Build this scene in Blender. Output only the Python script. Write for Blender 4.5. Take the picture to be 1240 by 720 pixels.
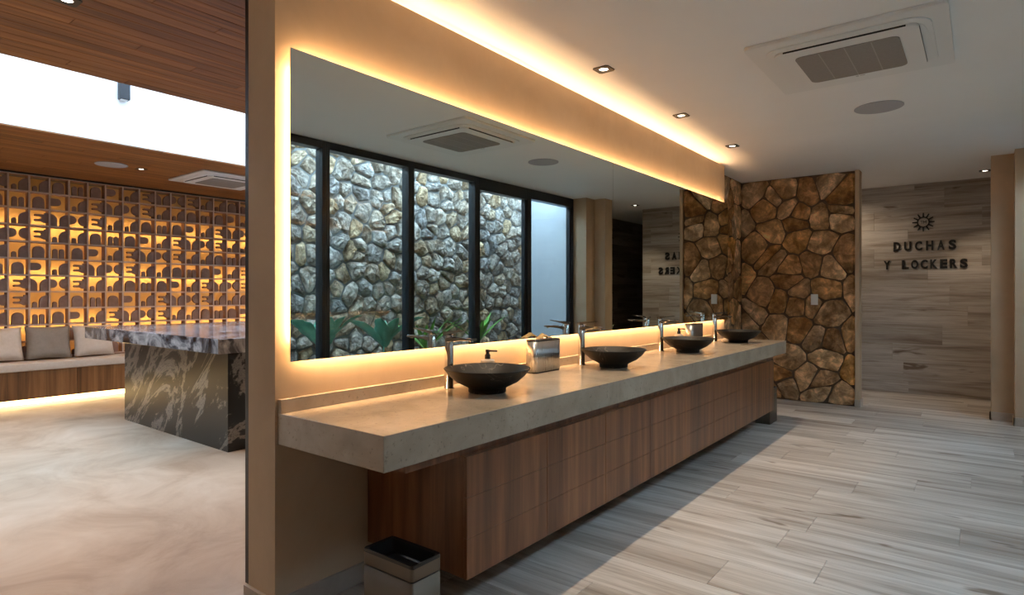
import bpy, bmesh, math, random
from mathutils import Vector, Matrix
random.seed(7)
for o in list(bpy.data.objects): bpy.data.objects.remove(o)
SC = bpy.context.scene
COL = SC.collection
# ------------------------------------------------------------------ camera, sky, exposure
cam_d = bpy.data.cameras.new('camera'); cam = bpy.data.objects.new('camera', cam_d); COL.objects.link(cam)
cam.location = (0, 0, 1.3); cam.rotation_euler = (math.radians(90), 0, math.radians(37.83))
cam_d.sensor_width = 36; cam_d.lens = 731.6/1240*36; cam_d.shift_y = -3.8/1240; cam_d.clip_start = .02
SC.camera = cam
world = bpy.data.worlds.new('overcast_sky'); SC.world = world; world.use_nodes = True
bg = world.node_tree.nodes['Background']
bg.inputs[0].default_value = (.58, .78, 1, 1); bg.inputs[1].default_value = 12
vs = SC.view_settings; vs.view_transform = 'Standard'; vs.look = 'None'; vs.exposure = 0; vs.gamma = 1; vs.use_curve_mapping = False
SC.cycles.use_denoising = True
SC.cycles.sample_clamp_indirect = 6
SC.cycles.blur_glossy = .5
SC.cycles.max_bounces = 10; SC.cycles.diffuse_bounces = 5; SC.cycles.glossy_bounces = 5
WARM = (1, .60, .29)
LED_MIRROR, LED_COVE, LED_BENCH, LED_BLOCK = 92, 85, 9, 46
W_DOWN, W_LOUNGE = 78, 80
# ------------------------------------------------------------------ material helpers
class N:
    def __init__(s, name):
        s.m = bpy.data.materials.new(name); s.m.use_nodes = True; s.t = s.m.node_tree
        s.b = s.t.nodes['Principled BSDF']
    def n(s, typ, **kw):
        nd = s.t.nodes.new(typ)
        for k, v in kw.items():
            if k in nd.inputs.keys(): nd.inputs[k].default_value = v
            else: setattr(nd, k, v)
        return nd
    def l(s, a, b): s.t.links.new(a, b)
    def coord(s, scale=(1, 1, 1), rnd=False, pos=True):
        if pos: src = s.n('ShaderNodeNewGeometry').outputs['Position']
        else: src = s.n('ShaderNodeTexCoord').outputs['Object']
        if rnd:
            oi = s.n('ShaderNodeObjectInfo'); mu = s.n('ShaderNodeMath', operation='MULTIPLY'); mu.inputs[1].default_value = 57.3
            s.l(oi.outputs['Random'], mu.inputs[0]); ad = s.n('ShaderNodeVectorMath', operation='ADD')
            s.l(src, ad.inputs[0]); s.l(mu.outputs[0], ad.inputs[1]); src = ad.outputs[0]
        mp = s.n('ShaderNodeMapping'); mp.inputs['Scale'].default_value = scale; s.l(src, mp.inputs[0]); return mp.outputs[0]
    def noise(s, co, scale, detail=4, rough=.5, dist=0):
        nd = s.n('ShaderNodeTexNoise'); nd.inputs['Scale'].default_value = scale; nd.inputs['Detail'].default_value = detail
        nd.inputs['Roughness'].default_value = rough; nd.inputs['Distortion'].default_value = dist
        s.l(co, nd.inputs['Vector']); return nd.outputs['Fac']
    def ramp(s, fac, stops, interp='LINEAR'):
        r = s.n('ShaderNodeValToRGB'); r.color_ramp.interpolation = interp; e = r.color_ramp.elements
        while len(e) < len(stops): e.new(.5)
        for i, (p, c) in enumerate(stops):
            e[i].position = p; e[i].color = (*c, 1) if len(c) == 3 else c
        s.l(fac, r.inputs[0]); return r.outputs[0]
    def mix(s, fac, a, b, mode='MIX'):
        m = s.n('ShaderNodeMix', data_type='RGBA', blend_type=mode)
        for v, i in ((fac, 0), (a, 6), (b, 7)):
            if hasattr(v, 'is_linked'): s.l(v, m.inputs[i])
            elif i == 0: m.inputs[0].default_value = v
            else: m.inputs[i].default_value = (*v, 1)
        return m.outputs[2]
    def bump(s, h, strength=.3, dist=.01):
        b = s.n('ShaderNodeBump'); b.inputs['Strength'].default_value = strength; b.inputs['Distance'].default_value = dist
        s.l(h, b.inputs['Height']); s.l(b.outputs[0], s.b.inputs['Normal'])
    def out(s, col=None, rough=.5, metal=0, spec=.5):
        if col is not None:
            if hasattr(col, 'is_linked'): s.l(col, s.b.inputs['Base Color'])
            else: s.b.inputs['Base Color'].default_value = (*col, 1)
        if hasattr(rough, 'is_linked'): s.l(rough, s.b.inputs['Roughness'])
        else: s.b.inputs['Roughness'].default_value = rough
        s.b.inputs['Metallic'].default_value = metal; s.b.inputs['Specular IOR Level'].default_value = spec
        return s.m
def rnd_out(s): return s.n('ShaderNodeObjectInfo').outputs['Random']
def plain(name, col, rough=.5, metal=0, spec=.5): return N(name).out(col, rough, metal, spec)
def mottled(name, c1, c2, scale, rough=.6, bump=.1, detail=6, spec=.3, stretch=(1, 1, 1)):
    s = N(name); co = s.coord(stretch); f = s.noise(co, scale, detail, .6, .4)
    c = s.ramp(f, [(.3, c1), (.7, c2)])
    if bump: s.bump(s.noise(co, scale*6, 4, .6), bump, .004)
    return s.out(c, rough, 0, spec)
def emit(name, col, strength):
    s = N(name); e = s.n('ShaderNodeEmission'); e.inputs[0].default_value = (*col, 1); e.inputs[1].default_value = strength
    s.l(e.outputs[0], s.t.nodes['Material Output'].inputs[0]); return s.m
def grain(name, axis, cols, rough=.4, sc=26, bump=.05, rnd_amt=.35, rnd=True):
    """wood with the grain running along the given axis"""
    s = N(name); st = [1, 1, 1]; st[axis] = .05
    co = s.coord(tuple(st), rnd=rnd); f = s.noise(co, sc, 6, .6, .6); f2 = s.noise(co, sc*.22, 3, .5, 1.2)
    c = s.ramp(s.mix(.5, f, f2), [(.37, cols[0]), (.5, cols[1]), (.63, cols[2])])
    c = s.mix(rnd_amt, c, s.ramp(rnd_out(s), [(0, (.62, .6, .58)), (1, (1.25, 1.2, 1.15))]), 'MULTIPLY')
    s.bump(f, bump, .003); return s.out(c, rough)
def plank_stone(name, axis, cross, rough=.35, dark=1.0, sc=1.0):
    """vein-cut travertine plank: long streaks along axis and brown smears"""
    s = N(name); st = [1, 1, 1]; st[axis] = .07*sc
    co = s.coord(tuple(st), rnd=True)
    f = s.noise(co, 9, 6, .62, .7)
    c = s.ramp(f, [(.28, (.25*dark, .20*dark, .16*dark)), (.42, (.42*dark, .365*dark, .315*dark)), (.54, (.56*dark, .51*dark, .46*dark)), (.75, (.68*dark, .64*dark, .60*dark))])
    st3 = [1, 1, 1]; st3[axis] = .04; fine = s.noise(s.coord(tuple(st3), rnd=True), 55, 5, .65, .3)
    c = s.mix(.8, c, s.ramp(fine, [(.3, (.68, .64, .6)), (.5, (1, 1, 1)), (.7, (1.18, 1.18, 1.18))]), 'MULTIPLY')
    st2 = [1, 1, 1]; st2[axis] = .22
    g = s.noise(s.coord(tuple(st2), rnd=True), 7.5, 3, .5, .5)
    m = s.ramp(g, [(.655, (0, 0, 0)), (.71, (.9, .9, .9))])
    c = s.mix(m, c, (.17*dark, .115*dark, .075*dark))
    c = s.mix(.8, c, s.ramp(rnd_out(s), [(0, (.74, .71, .68)), (.5, (1, .98, .95)), (1, (1.12, 1.12, 1.12))]), 'MULTIPLY')
    s.bump(f, .04, .003)
    rr = s.ramp(f, [(.3, (rough+.15,)*3), (.7, (rough,)*3)])
    return s.out(c, rr)
def rock(name, stops, scale=9, bump=.9, bd=.03, lo=.25, hi=1.6):
    s = N(name); co = s.coord(rnd=True)
    base = s.ramp(rnd_out(s), stops)
    f = s.noise(co, scale, 8, .68, .5)
    c = s.mix(.9, base, s.ramp(f, [(.32, (lo, lo*.9, lo*.8)), (.5, (.85, .84, .82)), (.68, (hi, hi*.97, hi*.9))]), 'MULTIPLY')
    f3 = s.noise(co, scale*.35, 3, .5, .5)
    c = s.mix(.85, c, s.ramp(f3, [(.35, (.55, .43, .32)), (.62, (1.5, 1.45, 1.4))]), 'MULTIPLY')
    h = s.mix(.5, f, s.noise(co, scale*4, 6, .7, 0))
    s.bump(h, bump, bd); return s.out(c, .9, 0, .15)
# ------------------------------------------------------------------ materials
M = {}
M['plaster'] = mottled('sand_plaster', (.48, .355, .235), (.57, .43, .295), 2.2, .7, .08)
M['ceiling'] = mottled('ceiling_paint', (.86, .855, .85), (.89, .885, .88), 1.2, .9, 0)
M['white'] = mottled('white_render', (.86, .86, .87), (.91, .91, .91), 1.5, .8, .05)
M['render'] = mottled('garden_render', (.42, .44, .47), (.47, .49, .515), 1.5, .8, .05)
M['board'] = mottled('baseboard_stone', (.42, .36, .30), (.52, .46, .40), 6, .5, .05)
M['black'] = plain('black_metal', (.012, .012, .013), .4)
M['frame'] = plain('window_frame_metal', (.012, .015, .02), .35)
M['rubber'] = plain('black_plastic', (.01, .01, .01), .35)
M['chrome'] = plain('chrome', (.75, .75, .76), .06, 1)
M['mirror'] = plain('mirror_silver', (.77, .84, .83), 0, 1)
M['acwhite'] = plain('white_plastic', (.80, .80, .79), .45)
M['acgrille'] = mottled('grille_mesh', (.27, .25, .235), (.30, .28, .265), 60, .7, .2)
M['acbar'] = plain('grille_bar_plastic', (.36, .34, .32), .6)
M['lightgrey'] = plain('speaker_cloth', (.42, .42, .45), .8)
M['switch'] = plain('switch_plastic', (.88, .87, .85), .4)
M['cream'] = mottled('cream_fabric', (.60, .52, .44), (.66, .58, .50), 30, .95, .3)
M['taupe'] = mottled('taupe_fabric', (.27, .235, .20), (.31, .27, .23), 30, .95, .3)
M['linen'] = mottled('bench_linen', (.55, .48, .40), (.60, .53, .45), 40, .95, .2)
M['ceramic'] = plain('bone_ceramic', (.55, .47, .38), .4)
M['paper'] = mottled('kraft_paper', (.50, .31, .12), (.58, .37, .16), 20, .9, .1)
M['dark_core'] = plain('dark_backing', (.02, .017, .014), .9)
M['cabinet'] = grain('walnut_upright_grain', 2, [(.08, .027, .009), (.175, .066, .024), (.29, .12, .047)], .36, 20, .05, .12, False)
M['bench'] = grain('bench_walnut', 2, [(.09, .042, .016), (.20, .095, .035), (.30, .15, .06)], .4, 20)
M['plank'] = grain('cedar_ceiling_board', 1, [(.14, .048, .012), (.27, .101, .026), (.38, .157, .047)], .45, 24)
M['floor'] = plank_stone('travertine_floor', 0, 1, .30, 1.0)
M['panel'] = plank_stone('travertine_wall', 0, 2, .5, .80)
M['panel_shaded'] = plank_stone('travertine_shaded', 1, 2, .5, .45)  # same stone darkened: the corridor's dimness is put into the colour
M['grout'] = plain('grout', (.38, .33, .28), .9)
def counter_stone():
    s = N('beige_limestone'); co = s.coord()
    f = s.noise(co, 5, 6, .6, .5); c = s.ramp(f, [(.3, (.33, .265, .195)), (.7, (.46, .38, .29))])
    v = s.noise(co, 60, 4, .6); c = s.mix(s.ramp(v, [(.60, (0, 0, 0)), (.70, (.8, .8, .8))]), c, (.24, .19, .14))
    s.bump(v, .04, .002); return s.out(c, .22)
M['counter'] = counter_stone()
def concrete_floor():
    s = N('polished_concrete'); co = s.coord((1, 1, 1)); f = s.noise(co, 1.6, 8, .62, .8)
    c = s.ramp(f, [(.3, (.36, .25, .165)), (.5, (.50, .385, .28)), (.7, (.60, .495, .39))])
    return s.out(c, s.ramp(f, [(.3, (.42,)*3), (.7, (.3,)*3)]))
M['concrete'] = concrete_floor()
def granite():
    s = N('black_veined_granite'); co = s.coord()
    mr = s.n('ShaderNodeMapping'); mr.inputs['Rotation'].default_value = (0, .80, 0); s.l(co, mr.inputs[0])
    mp = s.n('ShaderNodeMapping'); mp.inputs['Scale'].default_value = (.38, .6, 1.0); mp.inputs['Location'].default_value = (.4, .2, .13); s.l(mr.outputs[0], mp.inputs[0])
    f = s.noise(mp.outputs[0], 1.7, 10, .66, .8)
    v = s.n('ShaderNodeMath', operation='SUBTRACT'); v.inputs[1].default_value = .5; s.l(f, v.inputs[0])
    a = s.n('ShaderNodeMath', operation='ABSOLUTE'); s.l(v.outputs[0], a.inputs[0])
    c = s.ramp(a.outputs[0], [(0, (.05, .045, .04)), (.006, (.24, .215, .19)), (.024, (.15, .135, .12)), (.034, (.02, .018, .016)), (.05, (.006, .006, .006)), (1, (.006, .006, .007))])
    g = s.noise(co, 9, 8, .7, .5); c = s.mix(s.ramp(g, [(.68, (0, 0, 0)), (.74, (1, 1, 1))]), c, (.25, .23, .21))
    return s.out(c, .33)
M['granite'] = granite()
def granite_top():
    s = N('silver_black_granite'); co = s.coord()
    f = s.noise(co, 3.2, 9, .66, 1.5)
    c = s.ramp(f, [(.36, (.008, .008, .01)), (.46, (.09, .09, .10)), (.54, (.28, .28, .29)), (.66, (.50, .49, .49))])
    return s.out(c, .12)
M['granite_top'] = granite_top()
def bowl_mat():
    s = N('black_marble'); co = s.coord(rnd=True); f = s.noise(co, 4.5, 3, .5, .8)
    v = s.n('ShaderNodeMath', operation='SUBTRACT'); v.inputs[1].default_value = .5; s.l(f, v.inputs[0])
    a = s.n('ShaderNodeMath', operation='ABSOLUTE'); s.l(v.outputs[0], a.inputs[0])
    c = s.ramp(a.outputs[0], [(0, (.16, .145, .13)), (.004, (.010, .0095, .009)), (1, (.006, .0058, .0055))])
    return s.out(c, .5, 0, .3)
M['bowl'] = bowl_mat()
def brushed():
    s = N('brushed_steel'); f = s.noise(s.coord((1, 1, .03)), 300, 2, .5)
    return s.out((.55, .54, .53), s.ramp(f, [(.3, (.26,)*3), (.7, (.36,)*3)]), 1)
M['steel'] = brushed()
M['bin'] = plain('satin_bin_steel', (.15, .115, .08), .5, .35)
M['stone_in'] = rock('tan_split_stone', [(0, (.38, .21, .09)), (.22, (.48, .29, .14)), (.45, (.58, .41, .25)), (.6, (.33, .19, .095)), (.78, (.70, .55, .38)), (1, (.54, .28, .075))], 9, 1, .03, .3, 1.9)
M['stone_out'] = rock('grey_rubble_stone', [(0, (.48, .45, .42)), (.25, (.62, .58, .54)), (.45, (.50, .42, .33)), (.6, (.66, .52, .35)), (.75, (.38, .38, .39)), (1, (.70, .66, .61))], 15, 1.0, .07, .3, 1.7)
M['mortar_in'] = plain('dark_mortar', (.11, .072, .044), .95)
M['mortar_out'] = plain('grey_mortar', (.26, .26, .25), .95)
def clay():
    s = N('brown_clay_block'); f = s.noise(s.coord(rnd=True), 14, 5, .6)
    return s.out(s.ramp(f, [(.3, (.24, .155, .125)), (.7, (.31, .205, .165))]), .85, 0, .2)
M['clay'] = clay(); M['clay_edge'] = mottled('pale_block_edge', (.50, .39, .33), (.56, .44, .37), 10, .85, 0)
M['glow_wall'] = plain('ochre_backing', (.60, .42, .22), .9)
M['leaf'] = mottled('blue_green_leaf', (.09, .30, .20), (.14, .40, .27), 12, .4, .1)
M['leaf2'] = mottled('bright_green_leaf', (.10, .28, .045), (.18, .42, .08), 12, .4, .1)
M['soil'] = mottled('dark_soil', (.03, .022, .015), (.06, .045, .03), 12, .95, .5)
def glass():
    s = N('clear_glass'); t = s.n('ShaderNodeBsdfTransparent'); t.inputs[0].default_value = (.94, .97, .97, 1)
    g = s.n('ShaderNodeBsdfGlossy'); g.inputs['Roughness'].default_value = 0
    lw = s.n('ShaderNodeLayerWeight'); pw = s.n('ShaderNodeMath', operation='POWER'); pw.inputs[1].default_value = 5; s.l(lw.outputs['Facing'], pw.inputs[0])
    ma = s.n('ShaderNodeMath', operation='MULTIPLY_ADD'); ma.inputs[1].default_value = .9; ma.inputs[2].default_value = .04; s.l(pw.outputs[0], ma.inputs[0]); mx = s.n('ShaderNodeMixShader')
    s.l(ma.outputs[0], mx.inputs[0]); s.l(t.outputs[0], mx.inputs[1]); s.l(g.outputs[0], mx.inputs[2])
    s.l(mx.outputs[0], s.t.nodes['Material Output'].inputs[0]); return s.m
M['glass'] = glass()
M['led_mirror'] = emit('led_mirror', WARM, LED_MIRROR); M['led_cove'] = emit('led_cove', (1, .62, .33), LED_COVE)
M['led_bench'] = emit('led_bench', (1, .66, .28), LED_BENCH); M['led_block'] = emit('led_block', (1, .58, .2), LED_BLOCK)
M['lamp'] = emit('lamp_disc', (1, .86, .7), 9)
# ------------------------------------------------------------------ mesh and object helpers
def link(name, mesh, mat=None, parent=None):
    o = bpy.data.objects.new(name, mesh); COL.objects.link(o)
    for m in (mat if isinstance(mat, (list, tuple)) else [mat]):
        if m and len(mesh.materials) < (len(mat) if isinstance(mat, (list, tuple)) else 1): mesh.materials.append(M[m])
    if parent: o.parent = parent
    return o
def tag(o, label=None, cat=None, group=None, kind=None):
    for k, v in (('label', label), ('category', cat), ('group', group), ('kind', kind)):
        if v: o[k] = v
    return o
def empty(name, loc=(0, 0, 0), rz=0):
    o = bpy.data.objects.new(name, None); COL.objects.link(o); o.location = loc; o.rotation_euler.z = rz; o.empty_display_size = .05; return o
def pyd(name, v, f):
    me = bpy.data.meshes.new(name); me.from_pydata(v, [], f); me.update(); return me
def bm_box(bm, x0, x1, y0, y1, z0, z1):
    vs = [bm.verts.new(p) for p in ((x0, y0, z0), (x1, y0, z0), (x1, y1, z0), (x0, y1, z0), (x0, y0, z1), (x1, y0, z1), (x1, y1, z1), (x0, y1, z1))]
    for f in ((0, 3, 2, 1), (4, 5, 6, 7), (0, 1, 5, 4), (1, 2, 6, 5), (2, 3, 7, 6), (3, 0, 4, 7)): bm.faces.new([vs[i] for i in f])
def bm_mesh(bm, name, smooth=False):
    me = bpy.data.meshes.new(name); bmesh.ops.recalc_face_normals(bm, faces=bm.faces); bm.to_mesh(me); bm.free()
    if smooth:
        for p in me.polygons: p.use_smooth = True
    return me
def boxes(name, lst, mat, parent=None, bevel=0, seg=2, smooth=False):
    bm = bmesh.new()
    for b in lst: bm_box(bm, *b)
    if bevel: bmesh.ops.bevel(bm, geom=bm.edges[:], offset=bevel, segments=seg, profile=.5, affect='EDGES')
    return link(name, bm_mesh(bm, name, smooth), mat, parent)
def struct(name, lst, mat, label, cat, bevel=0):
    return tag(boxes(name, lst, mat, None, bevel), label, cat, None, 'structure')
def vround(name, x0, x1, y0, y1, z0, z1, r, mat, parent=None, seg=6, tb=0):
    """box with rounded upright edges"""
    bm = bmesh.new(); pts = []
    for cx, cy, a0 in ((x1-r, y1-r, 0), (x0+r, y1-r, 90), (x0+r, y0+r, 180), (x1-r, y0+r, 270)):
        for k in range(seg+1):
            a = math.radians(a0+90*k/seg); pts.append((cx+r*math.cos(a), cy+r*math.sin(a)))
    lo = [bm.verts.new((x, y, z0)) for x, y in pts]; hi = [bm.verts.new((x, y, z1)) for x, y in pts]; n = len(pts)
    for i in range(n): bm.faces.new((lo[i], lo[(i+1) % n], hi[(i+1) % n], hi[i]))
    bm.faces.new(lo[::-1]); top = bm.faces.new(hi)
    if tb: bmesh.ops.bevel(bm, geom=list(top.edges), offset=tb, segments=3, profile=.5, affect='EDGES')
    me = bm_mesh(bm, name)
    for p in me.polygons: p.use_smooth = abs(p.normal.z) < .5
    return link(name, me, mat, parent)
def lathe_mesh(name, prof, n=48, smooth=True, mat_angle=None):
    bm = bmesh.new(); rings = []
    for r, z in prof:
        if r < 1e-6: rings.append([bm.verts.new((0, 0, z))])
        else: rings.append([bm.verts.new((r*math.cos(2*math.pi*i/n), r*math.sin(2*math.pi*i/n), z)) for i in range(n)])
    for a, b in zip(rings, rings[1:]):
        for i in range(n):
            j = (i+1) % n
            if len(a) == 1 and len(b) > 1: bm.faces.new((a[0], b[j], b[i]))
            elif len(b) == 1 and len(a) > 1: bm.faces.new((a[i], a[j], b[0]))
            elif len(a) > 1: bm.faces.new((a[i], a[j], b[j], b[i]))
    return bm_mesh(bm, name, smooth)
def lathe(name, prof, mat, parent=None, n=48, loc=(0, 0, 0), smooth=True):
    o = link(name, lathe_mesh(name, prof, n, smooth), mat, parent); o.location = loc; return o
def slab(name, o, U, V, Nn, lu, lv, h, ch, mat, parent):
    """chamfered plank: corner o, long axis U, cross axis V, face normal Nn"""
    o, U, V, Nn = map(Vector, (o, U, V, Nn)); P = []
    for hh, i in ((0, 0), (h-ch, 0), (h, ch)):
        for a, b in ((i, i), (lu-i, i), (lu-i, lv-i), (i, lv-i)): P.append(tuple(U*a+V*b+Nn*hh))
    F = [(3, 2, 1, 0), (8, 9, 10, 11)] + [(k*4+i, k*4+(i+1) % 4, k*4+4+(i+1) % 4, k*4+4+i) for k in (0, 1) for i in range(4)]
    if U.cross(V).dot(Nn) < 0: F = [f[::-1] for f in F]
    ob = link(name, pyd(name, P, F), mat, parent); ob.location = o; return ob
def copy_tree(o, parent=None):
    c = o.copy(); COL.objects.link(c); c.parent = parent
    for ch in list(o.children):
        if ch.name in COL.objects: copy_tree(ch, c)
    return c
# ------------------------------------------------------------------ Voronoi stone work
def clip(poly, px, py, nx, ny):
    out = []
    for i in range(len(poly)):
        a, b = poly[i], poly[(i+1) % len(poly)]
        da = (a[0]-px)*nx+(a[1]-py)*ny; db = (b[0]-px)*nx+(b[1]-py)*ny
        if da <= 0: out.append(a)
        if (da < 0 < db) or (db < 0 < da):
            t = da/(da-db); out.append((a[0]+(b[0]-a[0])*t, a[1]+(b[1]-a[1])*t))
    return out
def voronoi(u0, u1, v0, v1, su, sv, gap, rng, jit=.42, bounds=None):
    nu = max(1, round((u1-u0)/su)); nv = max(1, round((v1-v0)/sv)); du = (u1-u0)/nu; dv = (v1-v0)/nv
    pts = []
    for j in range(nv):
        for i in range(nu):
            pts.append((u0+(i+.5+(.25 if j % 2 else -.25)+rng.uniform(-jit, jit))*du, v0+(j+.5+rng.uniform(-jit, jit))*dv))
    cells = []
    for k, (x, y) in enumerate(pts):
        g = gap/2; poly = [(u0+g, v0+g), (u1-g, v0+g), (u1-g, v1-g), (u0+g, v1-g)]
        for m, (a, b) in enumerate(pts):
            if m == k: continue
            dx, dy = a-x, b-y; L = math.hypot(dx, dy)
            if L > 3.2*max(du, dv) or L < 1e-6: continue
            dx /= L; dy /= L; poly = clip(poly, x+dx*(L/2-g), y+dy*(L/2-g), dx, dy)
            if len(poly) < 3: break
        if len(poly) >= 3: cells.append(poly)
    return cells
def stone_geo(poly, h, rng, dome=.6, rag=.02):
    """stone in (u, v, n) coordinates about its centroid; returns centre, verts, faces"""
    cx = sum(p[0] for p in poly)/len(poly); cy = sum(p[1] for p in poly)/len(poly)
    ring = []
    for i in range(len(poly)):
        a, b = poly[i], poly[(i+1) % len(poly)]; L = math.hypot(a[0]-b[0], a[1]-b[1])
        # soften the corner, then walk along the side
        pa = poly[i-1]
        ring.append((a[0]*.84+(pa[0]+b[0])*.08-cx, a[1]*.84+(pa[1]+b[1])*.08-cy))
        if L > .05:
            for t in ((.5,) if L < .16 else (.33, .67)):
                k = 1-rng.uniform(0, rag)/max(.05, math.hypot(a[0]-cx, a[1]-cy)); ring.append(((a[0]+(b[0]-a[0])*t-cx)*k, (a[1]+(b[1]-a[1])*t-cy)*k))
    n = len(ring); V = []; F = []
    for s, z, j in ((1, -.03, 0), (1, h*(1-dome)*.8, .0), (.86, h*(1-dome*.35), .18), (.5, h, .25)):
        for x, y in ring: V.append((x*s, y*s, z+(rng.uniform(-1, 1)*j*h)))
    V.append((0, 0, h*(1+rng.uniform(-.15, .2))))
    for r in range(3):
        for i in range(n): F.append((r*n+i, r*n+(i+1) % n, (r+1)*n+(i+1) % n, (r+1)*n+i))
    for i in range(n): F.append((3*n+i, 3*n+(i+1) % n, 4*n))
    return (cx, cy), V, F
def stone_wall(parent, name, cells, origin, U, V, Nn, hr, mat, rng, dome, rag=.02, joined=False):
    origin, U, V, Nn = map(Vector, (origin, U, V, Nn)); flip = U.cross(V).dot(Nn) < 0
    AV, AF = [], []
    for poly in cells:
        c, vs_, fs = stone_geo(poly, rng.uniform(*hr), rng, dome, rag)
        if flip: fs = [f[::-1] for f in fs]
        pos = origin+U*c[0]+V*c[1]
        P = [tuple(U*a+V*b+Nn*n) for a, b, n in vs_]
        if joined:
            k = len(AV); AV += [tuple(Vector(p)+pos) for p in P]; AF += [tuple(i+k for i in f) for f in fs]
        else:
            o = link(name, pyd(name, P, fs), mat, parent); o.location = pos
    if joined: return link(name, pyd(name, AV, AF), mat, parent)
# ================================================================== THE SETTING
XW, XM, ZC, YN, YF = -2.222, -2.184, 2.735, 1.322, 6.66
# --- washroom floor: grout bed with travertine planks laid across the room
fl = struct('floor', [(-2.44, 1.2, -2.6, 12.1, -.12, -.006)], 'grout', 'pale vein cut travertine plank floor of the washroom', 'floor')
rng = random.Random(3)
y = 4.18-.30*22
while y < 9.42:
    x = -2.42 - rng.uniform(0, 1.1); xr = .47 if y < 8.2 else 1.14; y1 = min(y+.30, 9.43)
    while x < xr:
        x0, x1 = max(x, -2.42), min(x+1.2, xr)
        if x1-x0 > .03: slab('plank', (x0+.001, y+.001, -.006), (1, 0, 0), (0, 1, 0), (0, 0, 1), x1-x0-.002, y1-y-.002, .006, .0008, 'floor', fl)
        x += 1.2
    y += .30
lf = struct('floor_lounge', [(-9.6, -2.44, -2.6, 8.5, -.12, 0)], 'concrete', 'polished warm concrete floor of the lounge', 'floor')
# --- ceilings
struct('ceiling', [(-2.44, .62, -2.6, 12.1, ZC, ZC+.2), (.62, 1.3, 7.95, 12.1, ZC, ZC+.2)], 'ceiling', 'plain pale grey washroom ceiling above the vanity', 'ceiling')
ZL, XS0, XS1 = 2.80, -6.84, -4.83
def plank_ceiling(name, x0, x1, w, label, cut=0):
    c = struct(name, [(x0, x1-cut, -2.6, 8.5, ZL+.012, ZL+.2)], 'dark_core', label, 'ceiling')
    n = round((x1-x0)/w); w = (x1-x0)/n
    for i in range(n):
        yy = -2.6+(1.9-((i*.37) % 2.4))-2.4
        while yy < 8.5:
            a, b = max(yy, -2.6), min(yy+2.4, 8.5)
            if b-a > .05: slab('plank', (x0+i*w+.0015, a+.001, ZL+.014), (0, 1, 0), (1, 0, 0), (0, 0, -1), b-a-.002, w-.003, .014, .002, 'plank', c)
            yy += 2.4
    return c
plank_ceiling('ceiling_lounge_near', XS1, -2.44, .105, 'brown boarded lounge ceiling on the near side of the skylight')
plank_ceiling('ceiling_lounge_far', -9.36, XS0, .105, 'brown boarded lounge ceiling strip above the letter blocks', .16)
struct('skylight_well_far', [(XS0-.159, XS0, -2.6, 8.5, ZL+.014, 5.8)], 'white', 'bright white wall of the skylight well carrying the lamp', 'wall')
struct('skylight_well_near', [(XS1, XS1+.16, -2.6, 8.5, ZL+.2, 5.8)], 'white', 'white near wall of the skylight well above the boards', 'wall')
# --- mirror wall, with a light trough behind its top lip
wl = struct('wall_left', [(-2.424, XW, YN, YF, 0, 2.63)], 'plaster', 'sand coloured plaster wall behind the long mirror', 'wall')
boxes('upper_lip', [(XW-.028, XW, YN, YF, 2.63, 2.702)], 'plaster', wl)
boxes('trough_back', [(-2.424, -2.40, YN, YF, 2.63, ZC)], 'plaster', wl)
boxes('trough_end', [(-2.40, XW-.028, YN, YN+.025, 2.63, 2.702)], 'plaster', wl)
boxes('trough_end', [(-2.40, XW-.028, YF-.02, YF, 2.63, 2.702)], 'plaster', wl)
boxes('led_strip', [(-2.386, -2.374, YN+.06, YF-.06, 2.664, 2.677)], 'led_cove', wl)
boxes('led_profile', [(-2.392, -2.368, YN+.05, YF-.05, 2.63, 2.664)], 'acwhite', wl)
tag(boxes('baseboard_left', [(-2.438, -2.424, YN-.014, YF, 0, .085), (XW, XW+.014, YN-.014, YF, 0, .085), (-2.424, XW, YN-.014, YN, 0, .085)], 'board'), 'stone skirting round the foot of the mirror wall', 'baseboard', None, 'structure')
tag(boxes('trim_1', [(-2.452, -2.4245, YN+.001, YN+.11, .086, ZL)], 'black'), 'black metal edge strip on the end of the mirror wall', 'trim', None, 'structure')
# --- stone walls at the far end
YS, XSE = 7.985, -1.15
ws = struct('wall_stone', [(-2.6, XSE, YS, YS+.14, 0, ZC)], 'mortar_in', 'tan and rust split stone wall beyond the vanity', 'wall')
rng = random.Random(21)
cells = voronoi(-2.45, XSE, 0, ZC, .28, .25, .006, rng, .55)
stone_wall(ws, 'stone', cells, (0, YS, 0), (1, 0, 0), (0, 0, 1), (0, -1, 0), (.012, .036), 'stone_in', rng, .3, .01)
wsl = struct('wall_stone_side', [(-2.6, -2.45, YF+.001, YS-.03, 0, ZC)], 'mortar_in', 'short tan stone return wall at the end of the mirror', 'wall')
cells = voronoi(YF+.01, YS-.036, 0, ZC, .28, .26, .006, rng, .55)
stone_wall(wsl, 'stone', cells, (-2.45, 0, 0), (0, 1, 0), (0, 0, 1), (1, 0, 0), (.012, .026), 'stone_in', rng, .3, .012)
tag(boxes('trim_2', [(XSE, XSE+.042, YS-.045, YS+.14, 0, ZC)], 'plaster'), 'pale plaster edge closing the end of the stone wall', 'trim', None, 'structure')
tag(boxes('baseboard_stone_end', [(XSE-.004, XSE+.054, YS-.057, YS+.14, 0, .085)], 'board'), 'small stone skirting on the pale edge of the stone wall', 'baseboard', None, 'structure')
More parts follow.
